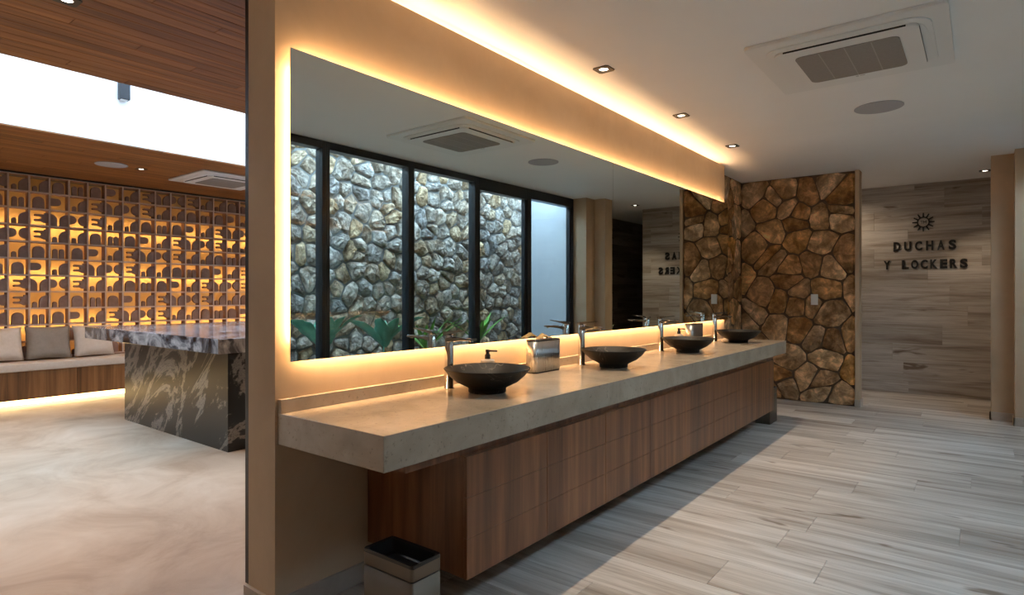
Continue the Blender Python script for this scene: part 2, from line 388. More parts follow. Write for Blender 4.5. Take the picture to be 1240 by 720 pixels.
# --- wall with the sign, clad in travertine planks
YT = 9.435
wb = struct('wall_back', [(-2.6, .16, YT+.012, YT+.2, 0, ZC)], 'grout', 'grey brown travertine clad wall behind the showers sign', 'wall')
rng = random.Random(11); z = .155-.25
while z < ZC:
    z0, z1 = max(z, 0), min(z+.25, ZC); x = -2.6-rng.uniform(0, 1.0)
    while x < .16:
        a, b = max(x, -2.6), min(x+1.15, .16)
        if b-a > .03: slab('plank', (a+.0006, YT+.012, z0+.0006), (1, 0, 0), (0, 0, 1), (0, -1, 0), b-a-.0012, z1-z0-.0012, .012+rng.uniform(-.001, .0008), .0008, 'panel', wb)
        x += 1.15
    z += .25
struct('wall_passage_end', [(-2.6, -2.45, YS+.14, YT+.01, 0, ZC)], 'plaster', 'plaster end wall of the passage behind the stone wall', 'wall')
struct('wall_corridor_left', [(.03, .16, YT+.2, 12, 0, ZC)], 'plaster', 'left wall of the dim corridor to the lockers', 'wall')
wc = struct('wall_corridor_right', [(1.152, 1.3, 8.0, 12, 0, ZC)], 'grout', 'plank clad corridor wall with dimness in its colour seen in the mirror', 'wall')
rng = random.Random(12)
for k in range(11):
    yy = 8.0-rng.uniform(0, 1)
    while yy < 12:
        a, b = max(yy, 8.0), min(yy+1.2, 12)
        if b-a > .03: slab('plank', (1.152, a+.001, k*.25+.001), (0, 1, 0), (0, 0, 1), (-1, 0, 0), b-a-.002, min(.25, ZC-k*.25)-.002, .012, .001, 'panel_shaded', wc)
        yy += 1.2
struct('wall_corridor_end', [(.1, 1.3, 12, 12.1, 0, ZC)], 'dark_core', 'dark end of the corridor to the lockers', 'wall')
# --- window side
struct('wall_right', [(.264, .62, 7.76, 8.0, 0, ZC)], 'plaster', 'plaster pier at the end of the window wall', 'wall')
struct('column_right', [(.081, .62, 8.0, 8.22, 0, ZC)], 'plaster', 'plaster column stepping into the room beside the sign wall', 'column')
tag(boxes('baseboard_right', [(.25, .264, 7.746, 8.0, 0, .085), (.25, .47, 7.746, 7.76, 0, .085)], 'board'), 'stone skirting on the pier by the window', 'baseboard', None, 'structure')
tag(boxes('baseboard_column', [(.067, .081, 7.986, 8.234, 0, .085), (.067, .25, 7.986, 8.0, 0, .085)], 'board'), 'stone skirting on the column beside the sign wall', 'baseboard', None, 'structure')
struct('wall_behind', [(-9.6, .62, -2.75, -2.6, 0, 5.8)], 'plaster', 'plain plaster wall behind the camera', 'wall')
struct('wall_lounge_far', [(-9.6, -2.6, 8.5, 8.65, 0, 5.8)], 'plaster', 'plain plaster far wall of the lounge', 'wall')
struct('wall_lounge_side', [(-2.75, -2.6, YS+.14, 8.5, 0, ZC+.2)], 'plaster', 'plaster wall between lounge and passage', 'wall')
XG = .47; muls = [7.69-1.073*i for i in range(7)]
def window(i, ya, yb, top, label):
    w = empty(f'window_{i}', (XG, ya, 0)); tag(w, label, 'window', None, 'structure')
    L = yb-ya
    for nm, b in (('stile', (0, .11, 0, .042, 0, ZC-.005)), ('stile', (.0, .11, L-.042, L, 0, ZC-.005)), ('top_rail', (0, .11, .042, L-.042, ZC-.005-top, ZC-.005)), ('bottom_rail', (0, .11, .042, L-.042, 0, .07))):
        boxes(nm, [b], 'frame', w, .003, 1)
    if top > .1:
        for nm, b in (('sash_stile', (.02, .075, .042, .075, .07, ZC-.005-top)), ('sash_stile', (.02, .075, L-.075, L-.042, .07, ZC-.005-top))): boxes(nm, [b], 'frame', w, .002, 1)
    boxes('pane', [(.05, .056, .042, L-.042, .07, ZC-.005-top)], 'glass', w)
ords = ['at the column end', 'second from the column, with a deep head', 'third from the column', 'fourth from the column', 'fifth from the column', 'at the camera end']
for i in range(6):
    window(i+1, muls[i+1], muls[i] + (.05 if i == 0 else 0), (.13, .15, .07, .07, .07, .07)[i], 'tall black framed glass window '+ords[i])
struct('wall_window_end', [(.47, .62, -2.6, muls[6], 0, ZC)], 'plaster', 'plaster wall at the camera end of the windows', 'wall')
# --- planted court outside the windows
struct('ground_outside', [(.62, 1.75, -2.75, 7.85, -.2, -.02)], 'soil', 'dark planting soil strip outside the windows', 'ground')
XR = 1.52
wo = struct('wall_rubble', [(XR, XR+.25, -2.75, 7.95, -.1, 3.1)], 'mortar_out', 'grey rubble stone garden wall outside the windows', 'wall')
rng = random.Random(5)
cells = voronoi(3.35, 7.86, .45, 3.05, .205, .20, .012, rng, .45)
stone_wall(wo, 'stone', cells, (XR, 0, 0), (0, 1, 0), (0, 0, 1), (-1, 0, 0), (.03, .085), 'stone_out', rng, .75, .02)
rest = voronoi(-2.6, 3.35, .45, 3.05, .24, .22, .012, rng, .45)+voronoi(-2.6, 7.86, -.05, .45, .24, .22, .012, rng, .45)
tag(stone_wall(wo, 'small_stones', rest, (XR, 0, 0), (0, 1, 0), (0, 0, 1), (-1, 0, 0), (.03, .08), 'stone_out', rng, .75, .02, True), kind='stuff')
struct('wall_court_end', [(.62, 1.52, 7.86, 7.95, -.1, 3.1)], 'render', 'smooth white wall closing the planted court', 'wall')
# --- lounge wall of letter blocks, lit from behind
XB, PB, BY0, ZB = -9.30, .2065, 2.035, 2.779
wk = struct('wall_blocks', [(-9.78, -9.62, -2.6, 8.5, 0, 3.0)], 'glow_wall', 'back wall of pierced brown letter blocks lit from behind', 'wall')
K0, K1, ROWS = -5, 19, 11
boxes('side_fill', [(-9.62, XB, -2.6, BY0+K0*PB, 0, ZL+.1)], 'clay', wk); boxes('side_fill', [(-9.62, XB, BY0+K1*PB, 8.5, 0, ZL+.1)], 'clay', wk)
boxes('plinth', [(-9.62, XB, BY0+K0*PB, BY0+K1*PB, 0, ZB-ROWS*PB)], 'clay', wk)
boxes('painted_shadow_gap', [(-9.62, XB+.012, BY0+K0*PB, BY0+K1*PB, ZB+.004, ZL+.1)], 'black', wk)  # black strip stands in for the shadow gap under the ceiling
for r in (2, 5, 8):
    boxes('led_strip', [(-9.512, -9.502, BY0+K0*PB, BY0+K1*PB, ZB-(r+1)*PB-.006, ZB-(r+1)*PB+.006)], 'led_block', wk)
    boxes('led_profile', [(-9.502, -9.499, BY0+K0*PB, BY0+K1*PB, ZB-(r+1)*PB-.009, ZB-(r+1)*PB+.009)], 'clay', wk)
def arc(cx, cz, r, a0, a1, n=6, rz=None):
    rz = rz or r
    return [(cx+r*math.cos(math.radians(a0+(a1-a0)*k/n)), cz+rz*math.sin(math.radians(a0+(a1-a0)*k/n))) for k in range(n+1)]
def bullet(x0, x1, h):          # arch standing on the bottom
    r = (x1-x0)/2; return [(x0, 0), (x1, 0)]+arc((x0+x1)/2, h-r, r, 0, 180, 8)
MOT = {
 'n': [bullet(.16, .80, .80)],
 'm': [bullet(.16, .44, .66), bullet(.53, .81, .66)],
 'D': [[(0, .27), (.38, .27)]+arc(.38, .52, .25, -90, 90, 8)+[(0, .77)]],
 'r': [bullet(.16, .40, .38), [(.52, 0), (1, 0), (1, .86)]+arc(.98, .36, .46, 90, 180, 7)],
 'E': [[(1, .16), (1, .84), (.80, .84)]+arc(.80, .735, .0, 90, 90, 1)+[(.62, .74)]+arc(.32, .665, .07, 90, 270, 5)+[(.52, .595)]+arc(.56, .5, .09, 90, -90, 4)+[(.52, .405)]+arc(.32, .335, .07, 90, 270, 5)+[(.62, .26), (.80, .16)]],
 'Y': [[(0, 0), (.41, 0)]+arc(0, .40, .41, 0, 90, 7), [(.56, 0), (1, 0)]+arc(1, .38, .44, 90, 180, 7)],
 'X': [[(0, .20)]+arc(.12, .5, .30, -90, 90, 8)+[(0, .80)], [(1, .14), (1, .86)]+arc(.90, .5, .36, 90, 270, 8)],
}
def block_mesh(key):
    bm = bmesh.new(); P = PB-.0008; t = .0095; D = .125
    # frame as a ring: front rim pale, the rest clay
    o = [(0, 0), (P, 0), (P, P), (0, P)]; i = [(t, t), (P-t, t), (P-t, P-t), (t, P-t)]
    of, inf, ob, ib = ([bm.verts.new((x, yv, zv)) for yv, zv in q] for q, x in ((o, 0), (i, 0), (o, -D), (i, -D)))
    for k in range(4):
        j = (k+1) % 4
        f = bm.faces.new((of[k], of[j], inf[j], inf[k])); f.material_index = 1
        bm.faces.new((of[j], of[k], ob[k], ob[j])); bm.faces.new((inf[k], inf[j], ib[j], ib[k])); bm.faces.new((ob[k], ib[k], ib[j], ob[j]))
    S = P-2*t
    for poly in MOT[key]:
        pts = []
        for a, b in poly:
            q = (t+a*S, t+b*S)
            if not pts or math.hypot(q[0]-pts[-1][0], q[1]-pts[-1][1]) > 1e-4: pts.append(q)
        if math.hypot(pts[0][0]-pts[-1][0], pts[0][1]-pts[-1][1]) < 1e-4: pts.pop()
        fr = [bm.verts.new((-.022, a, b)) for a, b in pts]; bk = [bm.verts.new((-.058, a, b)) for a, b in pts]; n = len(pts)
        bm.faces.new(fr); bm.faces.new(bk[::-1])
        for k in range(n): bm.faces.new((fr[k], bk[k], bk[(k+1) % n], fr[(k+1) % n]))
    return bm_mesh(bm, 'letter_block')
BM = {k: block_mesh(k) for k in MOT}
for me in BM.values(): me.materials.append(M['clay']); me.materials.append(M['clay_edge'])
SEQ = 'EYXErrnmnDr'
for r in range(ROWS):
    for k in range(K0, K1):
        o = bpy.data.objects.new('block', BM[SEQ[(4+3*r+k) % 11]]); COL.objects.link(o); o.parent = wk
        o.location = (XB, BY0+k*PB, ZB-(r+1)*PB)
# ================================================================== THE VANITY
ct = empty('stone_worktop', (-1.9, 4, .7)); tag(ct, 'long thick beige limestone worktop carrying the four black basins', 'worktop')
def under(o, p):
    o.parent = p; o.location = Vector(o.location)-p.location; return o
YC0, YC1, ZCT, ZCB, XCF = 1.332, 6.61, .826, .701, -1.577
under(boxes('slab', [(XW+.001, XCF, YC0, YC1, ZCB, ZCT)], 'counter', None, .002, 1), ct)
tag(boxes('backsplash', [(XW+.001, XW+.026, YC0, YC1, ZCT, ZCT+.055)], 'counter', None, .0015, 1), 'low beige limestone upstand along the back of the worktop', 'backsplash')
under(boxes('support_board', [(-2.19, -1.622, 1.47, 6.3, .661, ZCB)], 'cabinet'), ct)
def make_mirror():
    m = empty('backlit_mirror', (XM, 4, 1.03)); tag(m, 'long frameless wall mirror glowing with warm light round its edges', 'mirror')
    y0, y1, z0, z1, ys = 1.367, 6.655, 1.03, 2.289, 4.049
    for a, b in ((y0, ys-.001), (ys+.001, y1)): under(boxes('mirror_panel', [(XM-.006, XM, a, b, z0, z1)], 'mirror'), m)
    under(boxes('back_frame', [(XW+.0005, XM-.006, y0+.04, y1-.04, z0+.04, z0+.06), (XW+.0005, XM-.006, y0+.04, y1-.04, z1-.06, z1-.04), (XW+.0005, XM-.006, y0+.04, y0+.06, z0+.06, z1-.06), (XW+.0005, XM-.006, y1-.06, y1-.04, z0+.06, z1-.06)], 'acwhite'), m)
    x0, x1 = XW+.006, XM-.010
    for b in ((y0+.05, y1-.05, z1-.039, z1-.034), (y0+.05, y1-.05, z0+.034, z0+.039), (y0+.034, y0+.039, z0+.08, z1-.06)):
        under(boxes('led_strip', [(x0, x1, *b)], 'led_mirror'), m)
make_mirror()
CY = [1.77+.5575*i for i in range(9)]
pos_w = ['nearest the steel bin, with its side exposed', 'second from the near end, below the first basin', 'third from the near end', 'fourth from the near end', 'fifth from the near end', 'sixth from the near end', 'seventh from the near end', 'at the far end by the stone wall']
for i in range(8):
    c = empty('vanity_cabinet', (-1.9, CY[i], .176)); tag(c, 'walnut vanity cabinet '+pos_w[i], 'cabinet', 'walnut cabinets under the worktop')
    under(boxes('body', [(XW+.016, -1.6195, CY[i]+.0005, CY[i+1]-.0005, .176, .66)], 'cabinet'), c)
    for k in range(3):
        z0 = .172+k*.1623; under(boxes('drawer_front', [(-1.619, -1.600, CY[i]+.0012, CY[i+1]-.0012, z0+.0006, z0+.1617)], 'cabinet', None, .0008, 1), c)
# basins
BP = [2.25, 3.53, 4.80, 6.10]; XBW = -1.90
prof = [(0, .0), (.088, 0), (.092, .004), (.092, .022), (.10, .027), (.15, .052), (.185, .082), (.206, .108), (.211, .1155), (.2085, .118), (.203, .115), (.18, .088), (.145, .06), (.10, .042), (.05, .035), (.024, .034), (0, .034)]
bowl_me = lathe_mesh('bowl', prof, 64); drain_me = lathe_mesh('drain', [(0, .0385), (.02, .0385), (.023, .036), (.023, .033)], 24)
blab = ['nearest the camera, beside the pump bottle', 'second from the camera, right of the steel tissue box', 'third from the camera, in front of the far tissue box', 'farthest, next to the stone wall']
for i, yb in enumerate(BP):
    b = empty('vessel_basin', (XBW, yb, ZCT), .7*i); tag(b, 'round black marble vessel basin '+blab[i], 'basin', 'black basins on the worktop')
    link('bowl', bowl_me, 'bowl', b); link('drain', drain_me, 'chrome', b)
# faucets
def faucet_parts():
    d = {}
    d['body'] = lathe_mesh('body', [(0, .272), (.019, .272), (.0225, .268), (.0225, .10), (.0235, .006), (.027, .004), (.027, 0), (0, 0)], 28)
    bm = bmesh.new(); n = 9; rows = []       # spout: leaves the body in a tight bend and tapers to a flat lip
    cen = [(-.004, .238, .024, .034), (.020, .242, .023, .028), (.045, .2445, .022, .021), (.085, .246, .021, .017), (.13, .247, .0205, .014), (.168, .247, .02, .012)]
    for x, z, w, h in cen:
        rows.append([bm.verts.new((x, w*sy, z+h*sz*.5+.006)) for sy, sz in ((-1, -.6), (-.7, -1), (.7, -1), (1, -.6), (1, .6), (.7, 1), (-.7, 1), (-1, .6))])
    for a, b in zip(rows, rows[1:]):
        for k in range(8): bm.faces.new((a[k], a[(k+1) % 8], b[(k+1) % 8], b[k]))
    bm.faces.new(rows[0]); bm.faces.new(rows[-1][::-1]); d['spout'] = bm_mesh(bm, 'spout', False)
    bm = bmesh.new(); rows = []
    for x, z, w, h in ((-.024, .279, .021, .007), (.0, .280, .022, .008), (.03, .284, .019, .006), (.075, .290, .015, .004), (.125, .2945, .012, .0032)):
        rows.append([bm.verts.new((x, w*sy, z+h*sz)) for sy, sz in ((-1, -1), (1, -1), (1, 1), (-1, 1))])
    for a, b in zip(rows, rows[1:]):
        for k in range(4): bm.faces.new((a[k], a[(k+1) % 4], b[(k+1) % 4], b[k]))
    bm.faces.new(rows[0]); bm.faces.new(rows[-1][::-1]); d['lever'] = bm_mesh(bm, 'lever', False)
    d['aerator'] = lathe_mesh('aerator', [(0, 0), (.009, 0), (.0095, .008), (0, .008)], 16)
    return d
FP = faucet_parts()
flab = ['behind the nearest basin', 'behind the second basin', 'behind the third basin', 'behind the farthest basin']
for i, yb in enumerate(BP):
    f = empty('tall_faucet', (-2.122, yb-.035, ZCT)); tag(f, 'tall chrome lever faucet '+flab[i], 'faucet', 'chrome faucets along the wall')
    for k in ('body', 'spout', 'lever'): link(k, FP[k], 'chrome', f)
    a = link('aerator', FP['aerator'], 'chrome', f); a.location = (.152, 0, .240)
# tissue boxes
def towel_box(y0, label, group):
    x0, x1, L = -2.178, -2.092, .28
    t = empty('tissue_box', (x1, y0, ZCT)); tag(t, label, 'tissue box', group)
    under(vround('base_band', x0+.003, x1-.003, y0+.003, y0+L-.003, ZCT, ZCT+.008, .026, 'rubber'), t)
    under(vround('body', x0, x1, y0, y0+L, ZCT+.008, ZCT+.19, .028, 'steel', None, 8), t)
    under(vround('lid', x0+.001, x1-.001, y0+.001, y0+L-.001, ZCT+.19, ZCT+.199, .027, 'rubber', None, 8, .003), t)
    return t
towel_box(2.925, 'brushed steel tissue box between the first and second basins', 'steel tissue boxes')
towel_box(5.40, 'brushed steel tissue box behind the third basin', 'steel tissue boxes')
def towel(y0, label):
    bm = bmesh.new(); n, m = 12, 6; g = []
    for i in range(n+1):
        row = []
        for j in range(m+1):
            u = i/n; v = j/m; hgt = (.034*max(0, 1-abs(u-.45)*2.0)+.002)*(1-(2*v-1)**2*.55)
            row.append(bm.verts.new((-.022+.044*v+.004*math.sin(u*9), -.075+.15*u, hgt+.002*math.sin(i*2.1+j))))
        g.append(row)
    for i in range(n):
        for j in range(m): bm.faces.new((g[i][j], g[i+1][j], g[i+1][j+1], g[i][j+1]))
    r = bmesh.ops.extrude_face_region(bm, geom=bm.faces[:]); bmesh.ops.translate(bm, vec=(0, 0, -.0015), verts=[e for e in r['geom'] if isinstance(e, bmesh.types.BMVert)])
    o = link('paper_towel', bm_mesh(bm, 'paper_towel'), 'paper'); o.location = (-2.135, y0+.14, ZCT+.2015); tag(o, label, 'paper towel')
towel(2.925, 'folded brown paper towel peaking out of the near tissue box')
# pump bottles
def pump_bottle(y, label):
    p = empty('soap_bottle', (-2.10, y, ZCT)); tag(p, label, 'soap bottle', 'soap pump bottles')
    lathe('bottle', [(0, 0), (.036, 0), (.038, .003), (.038, .115), (.036, .122), (.014, .127), (0, .127)], 'ceramic', p, 32)
    pu = lathe('pump', [(0, .120), (.014, .122), (.0155, .127), (.0155, .150), (.010, .153), (.010, .163), (.0115, .165), (.0115, .176), (0, .178)], 'rubber', p, 24)
    boxes('nozzle', [(-.004, .056, -.0055, .0055, .166, .175)], 'rubber', pu, .002, 2)
    p.rotation_euler.z = math.radians(20)
pump_bottle(2.49, 'bone coloured soap bottle with black pump behind the nearest basin')
pump_bottle(5.10, 'bone coloured soap bottle with black pump behind the third basin')
# steel bins
def bin_(x, y, rz, label):
    b = empty('waste_bin', (x, y, 0), rz); tag(b, label, 'bin', 'slim steel bins under the worktop')
    A, B, Hh = .27, .145, .348
    vround('body', -A/2, A/2, -B/2, B/2, 0, Hh-.062, .012, 'bin', b)
    vround('groove', -A/2+.003, A/2-.003, -B/2+.003, B/2-.003, Hh-.062, Hh-.056, .010, 'rubber', b)
    bm = bmesh.new()
    def ring(z, a, c, r=.012):
        pts = []
        for cx, cy, a0 in ((a-r, c-r, 0), (-a+r, c-r, 90), (-a+r, -c+r, 180), (a-r, -c+r, 270)):
            for k in range(5): q = math.radians(a0+22.5*k); pts.append(bm.verts.new((cx+r*math.cos(q), cy+r*math.sin(q), z)))
        return pts
    def tube(rs):
        for p, q in zip(rs, rs[1:]):
            n = len(p)
            for k in range(n): bm.faces.new((p[k], p[(k+1) % n], q[(k+1) % n], q[k]))
    tube([ring(Hh-.056, A/2, B/2), ring(Hh-.006, A/2, B/2), ring(Hh-.006, A/2-.004, B/2-.004), ring(Hh-.056, A/2-.004, B/2-.004)])
    link('collar', bm_mesh(bm, 'collar'), 'bin', b)
    bm = bmesh.new()      # black liner folded over the rim, sagging inside
    rs = [ring(Hh-.012, A/2+.001, B/2+.001), ring(Hh, A/2-.001, B/2-.001), ring(Hh-.003, A/2-.012, B/2-.012), ring(Hh-.05, A/2-.02, B/2-.018), ring(Hh-.075, A/2-.06, B/2-.035)]
    tube(rs); bm.faces.new(rs[-1][::-1])
    for v in bm.verts: v.co += Vector((random.uniform(-.001, .001), random.uniform(-.001, .001), random.uniform(-.001, .001)))
    link('liner', bm_mesh(bm, 'liner'), 'rubber', b)
bin_(-1.704, 1.525, 0, 'slim steel bin with black liner beside the near cabinet side')
bin_(-1.737, 6.475, math.pi/2, 'slim steel bin standing beyond the far cabinet end')
# ================================================================== SIGN, SWITCH, CEILING FITTINGS
def glyph(ch, x0, x1, z0, z1, parent, name='letter', bold=.0):
    cu = bpy.data.curves.new('t', 'FONT'); cu.body = ch; cu.extrude = .5; cu.offset = bold; cu.resolution_u = 4
    ob = bpy.data.objects.new('t', cu); COL.objects.link(ob); bpy.context.view_layer.update()
    me = bpy.data.meshes.new_from_object(ob.evaluated_get(bpy.context.evaluated_depsgraph_get())); bpy.data.objects.remove(ob)
    xs = [v.co.x for v in me.vertices]; ys = [v.co.y for v in me.vertices]
    for v in me.vertices:
        a = (v.co.x-min(xs))/(max(xs)-min(xs)); b = (v.co.y-min(ys))/(max(ys)-min(ys)); c = v.co.z
        v.co = (x0+a*(x1-x0), -c*.012, z0+b*(z1-z0))
    me.name = name; me.materials.clear(); return link(name, me, 'black', parent)
def make_sign():
    g = empty('wall_sign', (0, YT-.006, 0)); tag(g, 'black raised letters and sun emblem reading DUCHAS Y LOCKERS', 'sign')
    for txt, xa, xb, z0, z1, cw in (('DUCHAS', -.918, -.247, 1.866, 1.990, .078), ('Y LOCKERS', -1.031, -.131, 1.630, 1.748, .078)):
        n = len(txt); pit = (xb-xa-cw)/(n-1)
        for i, ch in enumerate(txt):
            if ch != ' ': glyph(ch, xa+i*pit, xa+i*pit+cw, z0, z1, g, 'letter', .045)
    cx, cz = -.590, 2.232; bm = bmesh.new(); n = 40; R = []
    for r, yy in ((.070, -.006), (.070, .006), (.056, .006), (.056, -.006)): R.append([bm.verts.new((cx+r*math.cos(2*math.pi*k/n), yy, cz+r*math.sin(2*math.pi*k/n))) for k in range(n)])
    for a in range(4):
        p, q = R[a], R[(a+1) % 4]
        for k in range(n): bm.faces.new((p[k], p[(k+1) % n], q[(k+1) % n], q[k]))
    link('emblem_ring', bm_mesh(bm, 'emblem_ring'), 'black', g)
    for k in range(12):
        a = math.radians(30*k); ca, sa = math.cos(a), math.sin(a); P = []
        for yy in (-.006, .006):
            for r, w in ((.066, -.0105), (.120, -.0065), (.120, .0065), (.066, .0105)): P.append((cx+r*ca-w*sa, yy, cz+r*sa+w*ca))
        link('emblem_ray', pyd('emblem_ray', P, [(0, 1, 2, 3), (7, 6, 5, 4), (0, 4, 5, 1), (1, 5, 6, 2), (2, 6, 7, 3), (3, 7, 4, 0)]), 'black', g)
    glyph('T', cx-.032, cx-.006, cz-.018, cz+.02, g, 'emblem_letter'); glyph('M', cx-.002, cx+.032, cz-.018, cz+.02, g, 'emblem_letter')
make_sign()
sw = empty('light_switch', (-1.58, YS-.036, 1.174)); tag(sw, 'white light switch plate on the tan stone wall', 'light switch')
boxes('plate', [(-.038, .038, -.009, .012, 0, .128)], 'switch', sw, .003, 2); boxes('rocker', [(-.012, .012, -.013, -.008, .035, .093)], 'switch', sw, .002, 2)
def downlight(x, y, z, watts, label, group, lit=True, s=.056, size=72, mat='rubber', col=(1, .80, .58)):
    d = empty('downlight', (x, y, z)); tag(d, label, 'downlight', group)
    bm = bmesh.new(); n = 24; sq = []; 
    for k in range(n):
        a = 2*math.pi*k/n+math.pi/n; c, si = math.cos(a), math.sin(a); m = max(abs(c), abs(si)); sq.append((s*c/m, s*si/m))
    o1 = [bm.verts.new((a, b, 0)) for a, b in sq]; o2 = [bm.verts.new((a*.97, b*.97, -.006)) for a, b in sq]
    i2 = [bm.verts.new((.031*math.cos(2*math.pi*k/n+math.pi/n), .031*math.sin(2*math.pi*k/n+math.pi/n), -.006)) for k in range(n)]
    i1 = [bm.verts.new((v.co.x*.9, v.co.y*.9, -.001)) for v in i2]
    for p, q in ((o1, o2), (o2, i2), (i2, i1)):
        for k in range(n): bm.faces.new((p[k], p[(k+1) % n], q[(k+1) % n], q[k]))
    link('bezel', bm_mesh(bm, 'bezel'), mat, d)
    lathe('lamp', [(0, -.002), (.027, -.002), (.028, -.0005), (0, -.0005)], 'lamp', d, 20)
    if watts:
        L = bpy.data.lights.new('lamp_light', 'SPOT'); L.energy = watts; L.color = col; L.spot_size = math.radians(size); L.spot_blend = .6; L.shadow_soft_size = .018
        lo = bpy.data.objects.new('lamp_light', L); COL.objects.link(lo); lo.parent = d; lo.location = (0, 0, -.012)
G = 'square black downlights over the basins'
for i, (yy, lb) in enumerate(((2.14, 'square black downlight above the nearest basin'), (3.40, 'square black downlight above the second basin'), (4.66, 'square black downlight above the third basin'), (5.92, 'square black downlight above the farthest basin'))):
    downlight(-1.90, yy, ZC, W_DOWN, lb, G)
downlight(.035, 8.90, ZC, 32, 'square black downlight washing the right end of the sign wall', None, size=84)
downlight(-1.75, 8.75, ZC, 40, 'square black downlight added unseen in the passage behind the stone wall', None, size=165)  # unseen lamp added to brighten the sign wall
LG = 'lounge ceiling downlights'; LC = (1, .60, .31)
downlight(-3.68, 1.04, ZL, W_LOUNGE, 'square dark downlight in the near boarded lounge ceiling', LG, col=LC)
downlight(-3.68, -.4, ZL, W_LOUNGE, 'square dark downlight in the lounge ceiling behind the camera', LG, col=LC)
downlight(-3.68, 2.48, ZL, W_LOUNGE, 'square dark downlight in the lounge ceiling beyond the wall end', LG, col=LC)
downlight(-7.94, 2.99, ZL, W_LOUNGE, 'square dark downlight between the lounge ceiling speaker and air conditioner', LG, col=LC, size=110)
downlight(-7.94, .4, ZL, W_LOUNGE, 'square dark downlight added unseen over the bench left of the cushions', LG, col=LC, size=110)  # added out of view for warm light over the bench
downlight(-7.94, 5.0, ZL, W_LOUNGE, 'square dark downlight added unseen over the bench behind the mirror wall', LG, col=LC, size=110)  # another added lamp, hidden by the mirror wall, to warm the lounge
def speaker(x, y, z, r, label):
    s = empty('ceiling_speaker', (x, y, z)); tag(s, label, 'speaker', 'round ceiling speakers')
    lathe('rim', [(r-.004, 0), (r, -.001), (r, -.006), (r-.006, -.008), (r-.006, -.003)], 'lightgrey', s, 40)
    lathe('grille', [(0, -.007), (r-.006, -.007), (r-.006, 0), (0, 0)], 'lightgrey', s, 40, smooth=False)
speaker(-.62, 5.38, ZC, .165, 'round grey speaker in the washroom ceiling beside the air conditioner')
speaker(-7.937, 2.675, ZL, .165, 'round pale speaker in the boarded lounge ceiling')
def cassette(x, y, z, label, rz=0):
    a = empty('air_conditioner', (x, y, z), rz); tag(a, label, 'air conditioner', 'ceiling cassette air conditioners')
    h = .485
    vround('panel', -h, h, -h, h, -.022, 0, .02, 'acwhite', a, 5)
    vround('inner_panel', -.41, .41, -.41, .41, -.030, -.022, .12, 'acwhite', a, 8)
    vround('core', -.355, .355, -.355, .355, -.046, -.030, .05, 'acwhite', a, 6)
    vround('grille', -.262, .262, -.262, .262, -.050, -.046, .045, 'acgrille', a, 6)
    for k in (-1, 0, 1): boxes('grille_bar', [(k*.131-.003, k*.131+.003, -.258, .258, -.0506, -.050)], 'acbar', a)
    for k in range(4):       # each side: a dark air slot in the upstand of the core and a curved flap before it
        ca, sa = math.cos(k*math.pi/2), math.sin(k*math.pi/2); n = 16
        bx_ = boxes('air_slot', [(-.30, .30, .353, .3565, -.043, -.033)], 'rubber', a); bx_.rotation_euler.z = k*math.pi/2
        P = []; F = []
        for i in range(n+1):
            t = i/n*2-1; xx = .32*t; up = .034*(1-t*t)**.5
            for yy, zz in ((.357, -.030), (.357, -.0335), (.358+up, -.0318), (.358+up, -.030)): P.append((xx*ca-yy*sa, xx*sa+yy*ca, zz))
        for i in range(n):
            for q in range(4): F.append((i*4+q, i*4+(q+1) % 4, (i+1)*4+(q+1) % 4, (i+1)*4+q))
        link('flap', pyd('flap', P, F), 'acwhite', a)
    boxes('maker_mark', [(-.02, -.004, .292, .300, -.0472, -.046), (.002, .03, .294, .298, -.0472, -.046)], 'acgrille', a)
cassette(-.61, 4.09, ZC, 'white cassette air conditioner with brown grille in the washroom ceiling')
cassette(-7.85, 3.94, ZL, 'white cassette air conditioner in the boarded lounge ceiling')
# ================================================================== THE LOUNGE
isl = empty('granite_island', (-5.9, 3.3, 0)); tag(isl, 'black granite island counter with pale veins standing in the lounge', 'counter')
under(boxes('base', [(-7.03, -4.89, 2.49, 4.2, 0, .826)], 'granite', None, .002, 1), isl)
under(boxes('top_slab', [(-7.70, -4.75, 2.34, 4.45, .826, .946)], 'granite_top', None, .003, 1), isl)
bn = empty('lounge_bench', (-9.05, 2.5, 0)); tag(bn, 'long walnut bench with linen pad below the letter blocks', 'bench')
for a in range(9):
    under(boxes('front_panel', [(-8.84, -8.82, -1.4+a*1.0, -.402+a*1.0, .07, .40)], 'bench', None, .001, 1), bn)
under(boxes('carcass', [(XB+.002, -8.842, -1.4, 7.6, .07, .40)], 'bench'), bn)
under(boxes('plinth', [(XB+.002, -8.90, -1.4, 7.6, 0, .07)], 'dark_core'), bn)
under(boxes('led_strip', [(-8.898, -8.88, -1.38, 7.58, .004, .066)], 'led_bench'), bn)
under(boxes('seat_pad', [(XB+.004, -8.80, -1.4, 7.6, .40, .492)], 'linen', None, .012, 3, True), bn)
